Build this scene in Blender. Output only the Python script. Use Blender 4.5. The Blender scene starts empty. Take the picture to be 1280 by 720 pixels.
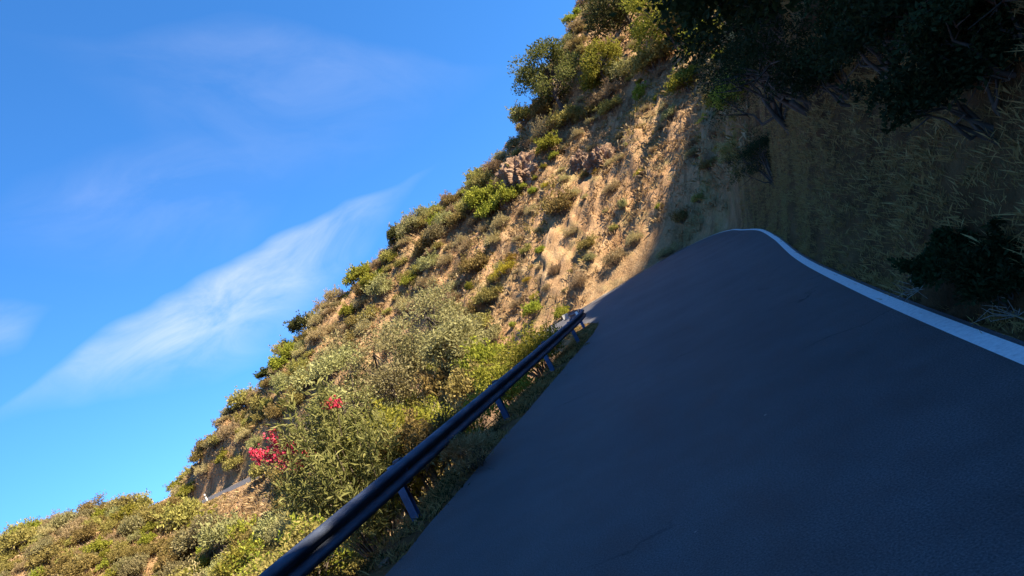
import bpy, bmesh, math, random
import numpy as np
from mathutils import Vector, Matrix
from mathutils.bvhtree import BVHTree

random.seed(7)
rng = np.random.default_rng(7)
SC = bpy.context.scene
COL = SC.collection
R = math.radians

# ------------------------------------------------------------------ camera
F = 760.0
CAM = Vector((0, 0, 1.6))
ROLL, PITCH = R(27.0), R(2.26)
fwd = Vector((0, math.cos(PITCH), math.sin(PITCH)))
rt0 = Vector((1, 0, 0))
up0 = rt0.cross(fwd)
cright = rt0 * math.cos(ROLL) - up0 * math.sin(ROLL)
cup = rt0 * math.sin(ROLL) + up0 * math.cos(ROLL)
cd = bpy.data.cameras.new('camera')
cam = bpy.data.objects.new('camera', cd)
COL.objects.link(cam)
cam.matrix_world = Matrix(((cright.x, cup.x, -fwd.x, CAM.x), (cright.y, cup.y, -fwd.y, CAM.y),
                           (cright.z, cup.z, -fwd.z, CAM.z), (0, 0, 0, 1)))
cd.sensor_width = 36
cd.lens = F / 1280 * 36
cd.clip_start = 0.05
cd.clip_end = 6000
SC.camera = cam


def ray(px, py):
    return (fwd * F + cright * (px - 640) + cup * (360 - py)).normalized()


# ------------------------------------------------------------------ noise (value noise, numpy)
_perm = rng.permutation(4096).astype(np.int64)
_val = rng.random(4096)


def vnoise(x, y, z=0.0):
    x = np.asarray(x, float); y = np.asarray(y, float); z = np.zeros_like(x) + z
    xi = np.floor(x).astype(np.int64); yi = np.floor(y).astype(np.int64); zi = np.floor(z).astype(np.int64)
    xf = x - xi; yf = y - yi; zf = z - zi
    u = xf * xf * (3 - 2 * xf); v = yf * yf * (3 - 2 * yf); w = zf * zf * (3 - 2 * zf)

    def h(a, b, c):
        return _val[_perm[(_perm[(_perm[a & 4095] + b) & 4095] + c) & 4095]]
    r = 0
    for dx in (0, 1):
        for dy in (0, 1):
            for dz in (0, 1):
                r = r + h(xi + dx, yi + dy, zi + dz) * (u if dx else 1 - u) * (v if dy else 1 - v) * (w if dz else 1 - w)
    return r * 2 - 1


def fbm(x, y, z=0.0, o=4):
    r = 0; a = 1.0; s = 0
    for i in range(o):
        r = r + a * vnoise(x * 2 ** i + 17 * i, y * 2 ** i + 31 * i, np.asarray(z) * 2 ** i + 5 * i)
        s += a; a *= .5
    return r / s


# ------------------------------------------------------------------ road edges
RE = [(-10.03, -38.75, 0), (-4.3, -19.6, 0), (0.3, -4, 0), (2.64, 3.74, 0), (4.05, 8.1, 0), (5.67, 12.7, 0), (8.3, 19.5, 0), (11.0, 27, 0),
      (13, 34, 0), (14.6, 40, .05), (14.7, 44.2, .15), (13, 47, .15), (10, 47.8, -.05), (6.5, 48, -.3), (2, 49, -.65),
      (-5.8, 53, -1.1), (-15, 58.5, -1.25), (-28, 66, -1.3), (-40, 73, -1.4), (-50, 79, -1.6), (-58, 86, -2),
      (-62, 95, -3), (-63, 108, -4), (-60, 130, -5)]
LE = [(-15.0, -37.26, 0), (-9.3, -18.1, 0), (-4.7, -2.5, 0), (-2.2, 5.7, 0), (-1.28, 8.8, 0), (0.2, 13.7, 0), (1.5, 18.2, 0), (2.05, 20.9, 0), (1.9, 23.5, 0),
      (1.0, 26.4, -.05), (-.8, 30.2, -.2), (-3.6, 35.6, -.45), (-8.5, 41.8, -.85), (-16, 49, -1.15), (-29, 58.2, -1.3), (-41.5, 66.3, -1.4),
      (-53, 73.5, -1.7), (-63, 82.5, -2.2), (-68, 94, -3), (-69, 108, -4), (-66, 131, -5)]


def smooth(pts, n):
    p = np.array(pts, float)
    p = np.vstack([2 * p[0] - p[1], p, 2 * p[-1] - p[-2]])
    out = []
    for i in range(1, len(p) - 2):
        for k in range(n):
            t = k / n
            a, b, c, d = p[i - 1], p[i], p[i + 1], p[i + 2]
            out.append(.5 * ((2 * b) + (c - a) * t + (2 * a - 5 * b + 4 * c - d) * t * t + (3 * b - a - 3 * c + d) * t ** 3))
    out.append(p[-2])
    return np.array(out)


def resample(p, n):
    s = np.r_[0, np.cumsum(np.linalg.norm(np.diff(p[:, :2], axis=0), axis=1))]
    t = np.linspace(0, s[-1], n)
    return np.stack([np.interp(t, s, p[:, k]) for k in range(3)], 1)


REs = resample(smooth(RE, 8), 150)
LEs = resample(smooth(LE, 8), 150)
# arc length on the outer edge, measured from abeam of the camera
_sR = np.r_[0, np.cumsum(np.linalg.norm(np.diff(REs[:, :2], axis=0), axis=1))]


def sdist(P, poly):
    A = poly[:-1, :2]; B = poly[1:, :2]; D = B - A
    L2 = (D ** 2).sum(1)
    best = np.full(len(P), 1e9); sg = np.zeros(len(P)); zz = np.zeros(len(P)); tt = np.zeros(len(P))
    for i in range(len(A)):
        w = P - A[i]
        t = np.clip((w @ D[i]) / L2[i], 0, 1)
        q = w - t[:, None] * D[i]
        d2 = (q ** 2).sum(1)
        m = d2 < best
        best[m] = d2[m]
        cr = q[:, 0] * D[i, 1] - q[:, 1] * D[i, 0]
        sg[m] = np.sign(cr[m])
        zz[m] = (poly[i, 2] + t * (poly[i + 1, 2] - poly[i, 2]))[m]
        tt[m] = (i + t)[m]
    return np.sqrt(best) * sg, zz, tt


RIDGE_X = [-90, -63, -56, -49, -36, -22, -8.2, 7.7, 20, 31, 60, 100, 300]
RIDGE_Y = [100, 92, 86, 81.7, 79.4, 77.6, 76, 73, 82, 89, 115, 140, 240]
RIDGE_Z = [-12, -4, 0.2, 2.9, 9.2, 16.0, 20.2, 22.0, 28, 34.5, 48, 60, 80]


def smin(a, b, k):
    h = np.clip(.5 + .5 * (b - a) / k, 0, 1)
    return b * (1 - h) + a * h - k * h * (1 - h)


def smax(a, b, k):
    return -smin(-a, -b, k)


def height(x, y):
    x = np.asarray(x, float); y = np.asarray(y, float)
    P = np.stack([x, y], 1)
    dR, zR, tR = sdist(P, REs)
    dL, zL, tL = sdist(P, LEs)
    s = np.interp(tR, np.arange(len(_sR)), _sR) - 43.0      # metres ahead of the camera along the outer edge
    # ---- outer side (uphill)
    e = np.maximum(dR, 0)
    nz = fbm(x * .16, y * .16, 0.0, 4)
    n2 = fbm(x * .55 + 9, y * .55, 3.0, 4)
    cut_h = np.interp(s, [-60, 0, 14, 24, 34, 42, 52, 60, 75, 95, 115, 130], [11.4, 11.2, 10.8, 10.9, 11.7, 7.2, 2.7, 1.6, 1.2, 4.2, 5.0, 4.0])
    cut_s = np.interp(s, [-60, 20, 34, 42, 50, 75, 95, 130], [2.3, 2.5, 2.6, 2.0, 1.15, 1.2, 2.6, 2.6])
    up_s = np.interp(s, [-60, 16, 24, 40, 52, 60, 130], [.55, .55, .94, .94, .84, .86, .9])
    cut_h = cut_h * (1 + .22 * nz) + .5 * n2
    ditch = np.interp(s, [0, 40, 48, 75, 90], [.12, .12, 1.15, 1.15, .5])
    e0 = np.maximum(e - ditch - .25 * (n2 + .4), 0)
    z_up = smin(cut_s * e0, cut_h + up_s * np.maximum(e0 - cut_h / cut_s, -2), 1.2)
    z_up = np.maximum(z_up, 0) + .06 * np.minimum(e, 1)
    z = zR + z_up
    yr = np.interp(x, RIDGE_X, RIDGE_Y); zr = np.interp(x, RIDGE_X, RIDGE_Z)
    cap = zr - .45 * np.maximum(y - yr, 0) + 1.2 * np.maximum(yr - y, 0)
    z = np.where(y > 30, smin(z, cap, 3.0), z)
    z = np.maximum(z, zR + .04 * np.minimum(e, 1.5) - .02)
    amp = np.clip((e - .4) / 3, 0, 1)
    # rills and terraces running up to the right across the slope
    u = x * .70 + z * .46 + y * .55; v = x * .72 - z * .45 - y * .54
    rib = fbm(u * .10, v * .50, 1.0, 5)
    rib = rib - .6 * np.abs(fbm(u * .16, v * .30, 8.0, 3))
    z = z + amp * (.9 * nz + .30 * n2 + 1.2 * rib * np.clip((y - 40) / 8, 0, 1) * np.clip((e - .8) / 4, 0, 1))
    crag = np.abs(fbm(x * .75 + 3, y * .75, z * .75, 4)) - .22 + .7 * (np.abs(fbm(u * .22, v * 1.25, 4.0, 3)) - .2)
    z = z + amp * .95 * crag * np.clip((y - 40) / 8, 0, 1) * np.clip((x + 34) / 14, 0.25, 1)
    # ---- inner side (ravine)
    f = np.maximum(-dL, 0)
    f0 = np.maximum(f - .75 - .25 * n2, 0)
    sl = np.interp(y, [0, 25, 45, 60], [.62, .62, .55, .42])
    z_dn = zL - .05 * np.minimum(f, .75) - sl * f0
    z_dn = smax(z_dn, -13.0 - .08 * f + 1.5 * nz, 4)
    kx = (x + 60) / 17; ky = (y - 61) / 10
    kn = 4.0 - 3.6 * (kx * kx + ky * ky)
    kn = smax(kn, z_dn, 2.0)
    wk = np.clip((f - 1.0) / 5, 0, 1)
    z_dn = z_dn * (1 - wk) + kn * wk
    z_dn = z_dn + np.clip((f - .6) / 3, 0, 1) * (.55 * nz + .3 * n2)
    zin = (zL * np.abs(dR) + zR * np.abs(dL)) / (np.abs(dR) + np.abs(dL) + 1e-9) - .035
    out = np.where(dR > 0, np.where(e < .15, zR - .035, z), np.where(dL < 0, np.where(f < .1, zL - .035, z_dn), zin))
    return out, dR, dL, s


# ------------------------------------------------------------------ small node helper
def mat(name):
    m = bpy.data.materials.new(name); m.use_nodes = True
    nt = m.node_tree; nt.nodes.clear()
    return m, nt


def N(nt, t, **kw):
    n = nt.nodes.new(t)
    for k, v in kw.items():
        if k.startswith('_'):
            setattr(n, k[1:], v)
    return n


def L(nt, a, b):
    nt.links.new(a, b)


def ramp(nt, stops, fac, interp='LINEAR'):
    n = nt.nodes.new('ShaderNodeValToRGB')
    n.color_ramp.interpolation = interp
    el = n.color_ramp.elements
    while len(el) < len(stops):
        el.new(.5)
    for e, (p, c) in zip(el, stops):
        e.position = p; e.color = (c[0], c[1], c[2], 1) if hasattr(c, '__len__') else (c, c, c, 1)
    if fac is not None:
        L(nt, fac, n.inputs[0])
    return n.outputs[0]


def noise(nt, vec, scale, detail=4, rough=.55, dist=0):
    n = nt.nodes.new('ShaderNodeTexNoise')
    n.inputs['Scale'].default_value = scale; n.inputs['Detail'].default_value = detail
    n.inputs['Roughness'].default_value = rough; n.inputs['Distortion'].default_value = dist
    if vec is not None:
        L(nt, vec, n.inputs['Vector'])
    return n.outputs['Fac']


def mix(nt, fac, a, b, mode='MIX'):
    n = nt.nodes.new('ShaderNodeMix'); n.data_type = 'RGBA'; n.blend_type = mode
    for s, v in ((n.inputs[0], fac), (n.inputs[6], a), (n.inputs[7], b)):
        if hasattr(v, 'is_output') or isinstance(v, bpy.types.NodeSocket):
            L(nt, v, s)
        elif isinstance(v, (int, float)):
            s.default_value = v if s == n.inputs[0] else (v, v, v, 1)
        else:
            s.default_value = (v[0], v[1], v[2], 1)
    return n.outputs[2]


def math_(nt, op, a, b=None, c=None, clamp=False):
    n = nt.nodes.new('ShaderNodeMath'); n.operation = op; n.use_clamp = clamp
    for s, v in zip(n.inputs, (a, b, c)):
        if v is None:
            continue
        if isinstance(v, bpy.types.NodeSocket):
            L(nt, v, s)
        else:
            s.default_value = v
    return n.outputs[0]


def finish(nt, col, rough=.9, bump=None, bstr=.5, bdist=.05, spec=.2, metal=0.0):
    b = nt.nodes.new('ShaderNodeBsdfPrincipled'); o = nt.nodes.new('ShaderNodeOutputMaterial')
    if isinstance(col, bpy.types.NodeSocket):
        L(nt, col, b.inputs['Base Color'])
    else:
        b.inputs['Base Color'].default_value = (*col, 1)
    if isinstance(rough, bpy.types.NodeSocket):
        L(nt, rough, b.inputs['Roughness'])
    else:
        b.inputs['Roughness'].default_value = rough
    b.inputs['Specular IOR Level'].default_value = spec
    b.inputs['Metallic'].default_value = metal
    if bump is not None:
        bn = nt.nodes.new('ShaderNodeBump'); bn.inputs['Strength'].default_value = bstr; bn.inputs['Distance'].default_value = bdist
        L(nt, bump, bn.inputs['Height']); L(nt, bn.outputs[0], b.inputs['Normal'])
    L(nt, b.outputs[0], o.inputs[0])
    return b


def leaf_mat(name, cols, trans=.35, rough=.75):
    """cols: dark to light leaf albedos; each leaf picks its own."""
    m, nt = mat(name)
    g = N(nt, 'ShaderNodeNewGeometry'); oi = N(nt, 'ShaderNodeObjectInfo')
    tc = N(nt, 'ShaderNodeTexCoord')
    f = math_(nt, 'ADD', math_(nt, 'MULTIPLY', g.outputs['Random Per Island'], .62), math_(nt, 'MULTIPLY', noise(nt, tc.outputs['Object'], 1.6, 2), .55))
    f = math_(nt, 'SUBTRACT', f, .08, clamp=True)
    c = ramp(nt, [(i / (len(cols) - 1), k) for i, k in enumerate(cols)], f)
    hs = N(nt, 'ShaderNodeHueSaturation')
    L(nt, c, hs.inputs['Color'])
    L(nt, math_(nt, 'ADD', math_(nt, 'MULTIPLY', oi.outputs['Random'], .0 if name == 'red_petal' else .05), .5 if name == 'red_petal' else .475), hs.inputs['Hue'])
    L(nt, math_(nt, 'ADD', math_(nt, 'MULTIPLY', oi.outputs['Random'], .4), .8), hs.inputs['Value'])
    b = N(nt, 'ShaderNodeBsdfPrincipled'); b.inputs['Roughness'].default_value = rough
    b.inputs['Specular IOR Level'].default_value = .12
    L(nt, hs.outputs[0], b.inputs['Base Color'])
    t = N(nt, 'ShaderNodeBsdfTranslucent'); L(nt, hs.outputs[0], t.inputs['Color'])
    mx = N(nt, 'ShaderNodeMixShader'); mx.inputs[0].default_value = trans
    o = N(nt, 'ShaderNodeOutputMaterial')
    L(nt, b.outputs[0], mx.inputs[1]); L(nt, t.outputs[0], mx.inputs[2]); L(nt, mx.outputs[0], o.inputs[0])
    return m


M = {}
M['olive'] = leaf_mat('olive_leaf', [(.14, .12, .03), (.31, .25, .07), (.50, .39, .13)])
M['oak'] = leaf_mat('oak_leaf', [(.05, .055, .015), (.14, .14, .035), (.28, .25, .075)])
M['grey'] = leaf_mat('grey_green_leaf', [(.15, .135, .05), (.31, .275, .11), (.49, .43, .20)])
M['dry'] = leaf_mat('dry_brown_leaf', [(.20, .15, .065), (.41, .31, .145), (.62, .49, .25)], .25)
M['lime'] = leaf_mat('yellow_green_leaf', [(.11, .13, .015), (.30, .30, .035), (.50, .44, .08)], .4)
M['gold'] = leaf_mat('golden_leaf', [(.16, .12, .02), (.38, .28, .03), (.55, .42, .06)], .4)
M['dark'] = leaf_mat('dark_evergreen_leaf', [(.03, .04, .012), (.085, .095, .026), (.18, .175, .055)])
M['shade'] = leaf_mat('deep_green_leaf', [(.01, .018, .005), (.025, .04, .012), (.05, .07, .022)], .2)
M['oleander'] = leaf_mat('oleander_leaf', [(.07, .08, .022), (.22, .21, .06), (.42, .37, .14)])
M['red'] = leaf_mat('red_petal', [(.50, .02, .05), (.70, .05, .10), (.85, .16, .20)], .3)
M['straw'] = leaf_mat('straw_blade', [(.20, .13, .055), (.42, .29, .125), (.64, .47, .23)], .3)
M['bankgrass'] = leaf_mat('faded_grass_blade', [(.17, .088, .032), (.36, .205, .078), (.54, .34, .14)], .2)


def bark(name, a, b):
    m, nt = mat(name); tc = N(nt, 'ShaderNodeTexCoord')
    n = noise(nt, tc.outputs['Object'], 6, 5)
    finish(nt, ramp(nt, [(.3, a), (.7, b)], n), .95, n, .6, .03)
    return m


M['bark'] = bark('bark', (.05, .04, .03), (.14, .11, .085))
M['twig'] = bark('twig_bark', (.09, .065, .045), (.22, .17, .12))
M['pale_twig'] = bark('pale_dead_twig', (.25, .22, .18), (.42, .38, .32))

# ---- earth
m, nt = mat('earth'); M['earth'] = m
tc = N(nt, 'ShaderNodeTexCoord'); P_ = tc.outputs['Object']
geo = N(nt, 'ShaderNodeNewGeometry')
def along(v):
    n = N(nt, 'ShaderNodeVectorMath', _operation='DOT_PRODUCT'); L(nt, P_, n.inputs[0]); n.inputs[1].default_value = v
    return n.outputs['Value']


cv = N(nt, 'ShaderNodeCombineXYZ')
for s_, v_ in zip(cv.inputs, ((.084, .066, .055), (.72, -.54, -.45), (0, -.16, .19))):
    L(nt, along(v_), s_)
streak = noise(nt, cv.outputs[0], 1.0, 9, .68, .5)
big = noise(nt, P_, .11, 5)
mid = noise(nt, P_, .7, 6, .6)
fine = noise(nt, P_, 5.0, 8, .7)
c1 = ramp(nt, [(.33, (.13, .065, .034)), (.42, (.33, .18, .085)), (.51, (.54, .315, .155)), (.58, (.42, .25, .125)), (.68, (.66, .45, .26))], streak)
c2 = ramp(nt, [(.3, (.17, .10, .05)), (.5, (.36, .225, .11)), (.72, (.52, .37, .20))], mid)
c = mix(nt, ramp(nt, [(.40, 0.15), (.62, .8)], big), c1, c2)
# thin dry grass tone in places
c = mix(nt, ramp(nt, [(.52, 0), (.66, .6)], noise(nt, P_, .33, 6, .65)), c, (.27, .235, .09))
c = mix(nt, .45, c, ramp(nt, [(.3, .25), (.5, .5), (.7, .8)], fine), 'OVERLAY')
# darker, redder soil colour on the near bank and the verge (an attribute set by position)
at = N(nt, 'ShaderNodeAttribute', _attribute_name='near_soil')
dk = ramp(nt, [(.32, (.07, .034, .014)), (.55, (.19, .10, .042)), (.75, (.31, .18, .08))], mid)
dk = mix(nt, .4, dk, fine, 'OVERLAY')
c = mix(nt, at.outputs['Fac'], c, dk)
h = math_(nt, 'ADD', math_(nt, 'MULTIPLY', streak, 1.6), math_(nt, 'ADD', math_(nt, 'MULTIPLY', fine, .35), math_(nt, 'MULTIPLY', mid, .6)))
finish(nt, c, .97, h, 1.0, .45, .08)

# ---- asphalt
m, nt = mat('asphalt'); M['asphalt'] = m
tc = N(nt, 'ShaderNodeTexCoord'); P_ = tc.outputs['Object']
big = noise(nt, P_, .35, 4); fine = noise(nt, P_, 85, 4, .75); md = noise(nt, P_, 2.2, 6, .6)
c = ramp(nt, [(.3, (.072, .068, .072)), (.7, (.106, .101, .106))], big)
lat = N(nt, 'ShaderNodeVectorMath', _operation='DOT_PRODUCT'); L(nt, P_, lat.inputs[0]); lat.inputs[1].default_value = (.9583, -.2857, 0)
trk = math_(nt, 'COSINE', math_(nt, 'MULTIPLY', math_(nt, 'ADD', lat.outputs['Value'], .35), 4.1))
c = mix(nt, math_(nt, 'ADD', math_(nt, 'MULTIPLY', trk, .10), .12, clamp=True), c, (.125, .115, .112))
vo = N(nt, 'ShaderNodeTexVoronoi', _feature='DISTANCE_TO_EDGE'); vo.inputs['Scale'].default_value = .42
wv = N(nt, 'ShaderNodeVectorMath', _operation='ADD'); wn = N(nt, 'ShaderNodeTexNoise'); wn.inputs['Scale'].default_value = 1.4; wn.inputs['Detail'].default_value = 6
L(nt, P_, wn.inputs['Vector']); L(nt, P_, wv.inputs[0]); L(nt, wn.outputs['Color'], wv.inputs[1]); L(nt, wv.outputs[0], vo.inputs['Vector'])
crk = math_(nt, 'MULTIPLY', ramp(nt, [(.002, 1), (.009, 0)], vo.outputs['Distance']), ramp(nt, [(.52, 0), (.6, .75)], noise(nt, P_, .5, 3)))
c = mix(nt, crk, c, (.018, .018, .02))
c = mix(nt, .55, c, ramp(nt, [(.35, .32), (.5, .5), (.66, .66)], md), 'OVERLAY')
c = mix(nt, .7, c, ramp(nt, [(.34, .12), (.5, .5), (.66, .92)], fine), 'OVERLAY')
finish(nt, c, ramp(nt, [(.3, .62), (.7, .82)], md), fine, .8, .012, .3)

# ---- paint
m, nt = mat('road_paint'); M['paint'] = m
tc = N(nt, 'ShaderNodeTexCoord'); P_ = tc.outputs['Object']
w = noise(nt, P_, 24, 7, .75)
c = ramp(nt, [(.27, (.12, .12, .13)), (.35, (.62, .62, .62)), (.6, (.80, .80, .79))], w)
finish(nt, c, .65, noise(nt, P_, 90, 2), .15, .003, .3)

# ---- galvanised steel
m, nt = mat('weathered_steel'); M['steel'] = m
tc = N(nt, 'ShaderNodeTexCoord'); P_ = tc.outputs['Object']
mp = N(nt, 'ShaderNodeMapping'); mp.inputs['Scale'].default_value = (1.2, 1.2, 6); L(nt, P_, mp.inputs[0])
w = noise(nt, mp.outputs[0], 2.2, 6, .65)
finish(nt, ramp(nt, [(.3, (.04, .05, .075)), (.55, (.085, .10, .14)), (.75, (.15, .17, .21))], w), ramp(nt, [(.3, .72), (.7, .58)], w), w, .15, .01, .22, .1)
m, nt = mat('blue_steel'); M['bluesteel'] = m
tc = N(nt, 'ShaderNodeTexCoord'); w = noise(nt, tc.outputs['Object'], 6, 6, .65)
finish(nt, ramp(nt, [(.3, (.05, .12, .25)), (.6, (.09, .20, .42)), (.78, (.2, .24, .30))], w), .5, None, 0, 0, .4, .25)
m, nt = mat('white_post_paint'); M['white'] = m
tc = N(nt, 'ShaderNodeTexCoord'); w = noise(nt, tc.outputs['Object'], 8, 5)
finish(nt, ramp(nt, [(.3, (.5, .48, .44)), (.5, (.8, .79, .76))], w), .6)
m, nt = mat('rock'); M['rock'] = m
tc = N(nt, 'ShaderNodeTexCoord'); P_ = tc.outputs['Object']; w = noise(nt, P_, 1.3, 8, .7); w2 = noise(nt, P_, 7, 5, .6)
c = ramp(nt, [(.3, (.08, .045, .028)), (.5, (.27, .165, .10)), (.7, (.50, .35, .22))], w)
finish(nt, mix(nt, .4, c, w2, 'OVERLAY'), .93, math_(nt, 'ADD', w, math_(nt, 'MULTIPLY', w2, .4)), 1, .25)


# ------------------------------------------------------------------ object helpers
def np_mesh(name, V, faces, mats, midx=None, smooth_=False):
    me = bpy.data.meshes.new(name)
    V = np.asarray(V, np.float32); faces = np.asarray(faces, np.int32)
    n, k = faces.shape
    me.vertices.add(len(V)); me.vertices.foreach_set('co', V.ravel())
    me.loops.add(n * k); me.loops.foreach_set('vertex_index', faces.ravel())
    me.polygons.add(n); me.polygons.foreach_set('loop_start', np.arange(0, n * k, k, dtype=np.int32))
    me.polygons.foreach_set('loop_total', np.full(n, k, np.int32))
    for q in mats:
        me.materials.append(q)
    if midx is not None:
        me.polygons.foreach_set('material_index', np.asarray(midx, np.int32))
    me.polygons.foreach_set('use_smooth', np.full(n, smooth_, bool))
    me.update(calc_edges=True); me.validate()
    return me


def obj(name, me, parent=None):
    o = bpy.data.objects.new(name, me); COL.objects.link(o)
    if parent is not None:
        o.parent = parent
    return o


def tag(o, label=None, cat=None, group=None, kind=None):
    if label: o['label'] = label
    if cat: o['category'] = cat
    if group: o['group'] = group
    if kind: o['kind'] = kind
    return o


def thing(name, label, cat, loc=(0, 0, 0), group=None):
    o = bpy.data.objects.new(name, None); COL.objects.link(o); o.location = loc
    o.empty_display_size = .2
    return tag(o, label, cat, group)


# ------------------------------------------------------------------ ground: one sheet
def axis(dense0, dense1, step, far0, far1):
    a = list(np.arange(dense0, dense1 + 1e-6, step))
    lo = []; x = dense0; s = step
    while x > far0:
        s *= 1.25; x -= s; lo.append(x)
    hi = []; x = a[-1]; s = step
    while x < far1:
        s *= 1.25; x += s; hi.append(x)
    return np.array(lo[::-1] + a + hi)


GX = np.concatenate([axis(-75, -8, .5, -2500, -8.2)[:-1], np.arange(-8, 22, .22), np.arange(22, 34, .3), axis(34, 48, .5, 34, 2500)])
GX = np.unique(np.round(GX, 3))
GX = GX[np.r_[True, np.diff(GX) > .1]]
GY = np.concatenate([axis(-12, 0, .45, -2500, 0)[:-2], np.arange(0, 74, .28), axis(74, 98, .45, 74, 2500)])
GY = np.unique(np.round(GY, 3)); GY = GY[np.r_[True, np.diff(GY) > .1]]
gx, gy = np.meshgrid(GX, GY)
gz, gdR, gdL, gs = height(gx.ravel(), gy.ravel())
# far away everything eases down to a valley floor below the pass
far = np.clip((np.hypot(gx.ravel(), gy.ravel() - 40) - 130) / 250, 0, 1)
far = far * far * (3 - 2 * far)
gz = gz * (1 - far) + (-30 + 6 * fbm(gx.ravel() * .01, gy.ravel() * .01)) * far
nx, ny = len(GX), len(GY)
idx = np.arange(nx * ny).reshape(ny, nx)
fc = np.stack([idx[:-1, :-1], idx[:-1, 1:], idx[1:, 1:], idx[1:, :-1]], -1).reshape(-1, 4)
V = np.stack([gx.ravel(), gy.ravel(), gz], 1)
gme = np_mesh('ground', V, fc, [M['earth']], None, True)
soil_w = np.clip(1.15 - np.maximum(gs - 27 - 5 * fbm(V[:, 0] * .2, V[:, 1] * .2), 0) / 14, 0, 1)
soil_w = np.where(gdR > 0, soil_w, np.clip(.85 - np.maximum(V[:, 1] - 21, 0) / 10, 0, 1))
soil_w = np.where((gdR < 0) & (gdL > 0), .6, soil_w)
a = gme.attributes.new('near_soil', 'FLOAT', 'POINT'); a.data.foreach_set('value', soil_w.astype(np.float32))
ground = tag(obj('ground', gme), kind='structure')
BVH = BVHTree.FromPolygons([tuple(v) for v in V], [tuple(f) for f in fc])


def gz_at(x, y):
    h = BVH.ray_cast(Vector((x, y, 200)), Vector((0, 0, -1)))
    return h[0].z


def hit(px, py):
    h = BVH.ray_cast(CAM, ray(px, py))
    return h[0], h[1]


def at_depth(px, py, D):
    d = ray(px, py)
    return CAM + d * (D / d.y)


# ------------------------------------------------------------------ road and its edge line
def strip(A, B, mats, dz, sub=1):
    n = len(A); k = sub + 1
    vs = []
    for i in range(n):
        for j in range(k):
            t = j / sub
            vs.append(A[i] * (1 - t) + B[i] * t + np.array([0, 0, dz]))
    f = []
    for i in range(n - 1):
        for j in range(sub):
            a0 = i * k + j
            f.append((a0, a0 + 1, a0 + k + 1, a0 + k))
    return np.array(vs), np.array(f)


# pair the two edges by matching stations
def pair(nst=260):
    s1 = smooth(LE, 10); s2 = smooth(RE, 10)
    # stations: match key points along both edges
    keyL = [(-15.0, -37.26), (-4.7, -2.5), (.2, 13.7), (2.05, 20.9), (1.0, 26.4), (-3.6, 35.6), (-16, 49), (-41.5, 66.3), (-63, 82.5), (-66, 131)]
    keyR = [(-10.03, -38.75), (.3, -4), (5.67, 12.7), (8.3, 19.5), (14.7, 44.2), (6.5, 48), (-5.8, 53), (-40, 73), (-58, 86), (-60, 130)]

    def cum(p):
        return np.r_[0, np.cumsum(np.linalg.norm(np.diff(p[:, :2], axis=0), axis=1))]
    cl, cr = cum(s1), cum(s2)
    kl = [cl[np.argmin(np.hypot(s1[:, 0] - a, s1[:, 1] - b))] for a, b in keyL]
    kr = [cr[np.argmin(np.hypot(s2[:, 0] - a, s2[:, 1] - b))] for a, b in keyR]
    u = np.linspace(0, len(keyL) - 1, nst)
    tl = np.interp(u, range(len(keyL)), kl); tr = np.interp(u, range(len(keyR)), kr)
    A = np.stack([np.interp(tl, cl, s1[:, i]) for i in range(3)], 1)
    B = np.stack([np.interp(tr, cr, s2[:, i]) for i in range(3)], 1)
    return A, B


PL, PR = pair()
# ragged asphalt edge on the ravine side
jit = .06 * fbm(PL[:, 0] * 2.1, PL[:, 1] * 2.1)
dirx = (PR - PL); dirx[:, 2] = 0; dirx /= np.linalg.norm(dirx, axis=1)[:, None]
PLj = PL - dirx * jit[:, None]
v, f = strip(PLj, PR + dirx * .02, None, 0.0, 6)
tag(obj('road', np_mesh('road', v, f, [M['asphalt']])), kind='structure')


def offset_line(poly, off):
    t = np.gradient(poly[:, :2], axis=0); t /= np.linalg.norm(t, axis=1)[:, None]
    n = np.stack([t[:, 1], -t[:, 0]], 1)
    q = poly.copy(); q[:, :2] += n * off
    return q


RS = resample(smooth(RE, 10), 420)
v, f = strip(offset_line(RS, -.155), offset_line(RS, -.025), None, .006)
tag(obj('road_edge_line', np_mesh('road_edge_line', v, f, [M['paint']])), kind='structure')

m, nt = mat('sunlit_edge'); M['sunlit_edge'] = m  # pale stony tone stands for sunlight along the road's outer edge
tc = N(nt, 'ShaderNodeTexCoord'); P_ = tc.outputs['Object']; w_ = noise(nt, P_, 14, 6, .75); w2_ = noise(nt, P_, 1.2, 4)
finish(nt, mix(nt, .5, ramp(nt, [(.3, (.22, .17, .12)), (.5, (.42, .34, .25)), (.7, (.60, .52, .41))], w_), ramp(nt, [(.35, .25), (.65, .7)], w2_), 'OVERLAY'), .95, w_, 1, .04)
sa = np.linalg.norm(RS[:, :2] - np.array([14.7, 44.2]), axis=1).argmin() + 6; sb = np.linalg.norm(RS[:, :2] - np.array([-30, 67.2]), axis=1).argmin()
seg = RS[sa:sb]; wob = .25 * fbm(seg[:, 0] * .8, seg[:, 1] * .8)
v, f = strip(offset_line(seg, .07), offset_line(seg, 1.05) + np.c_[wob * 0, wob, wob * 0], None, .05, 4)
v[:, 2] += .02 * fbm(v[:, 0] * 3, v[:, 1] * 3)
tag(obj('sunlit_edge_strip', np_mesh('sunlit_edge_strip', v, f, [M['sunlit_edge']], None, True)), kind='structure')  # strip added for the sunlit outer edge beyond the rail end

# ------------------------------------------------------------------ guardrail
LS = resample(smooth(LE, 12), 900)
GL = offset_line(LS, -.27)
cs = np.r_[0, np.cumsum(np.linalg.norm(np.diff(GL[:, :2], axis=0), axis=1))]
i0 = np.argmin(np.abs(GL[:, 1] + 8)); i1 = np.argmin(np.hypot(GL[:, 0] - 1.45, GL[:, 1] - 24.2))
path = resample(GL[i0:i1 + 1], 90)
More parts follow.
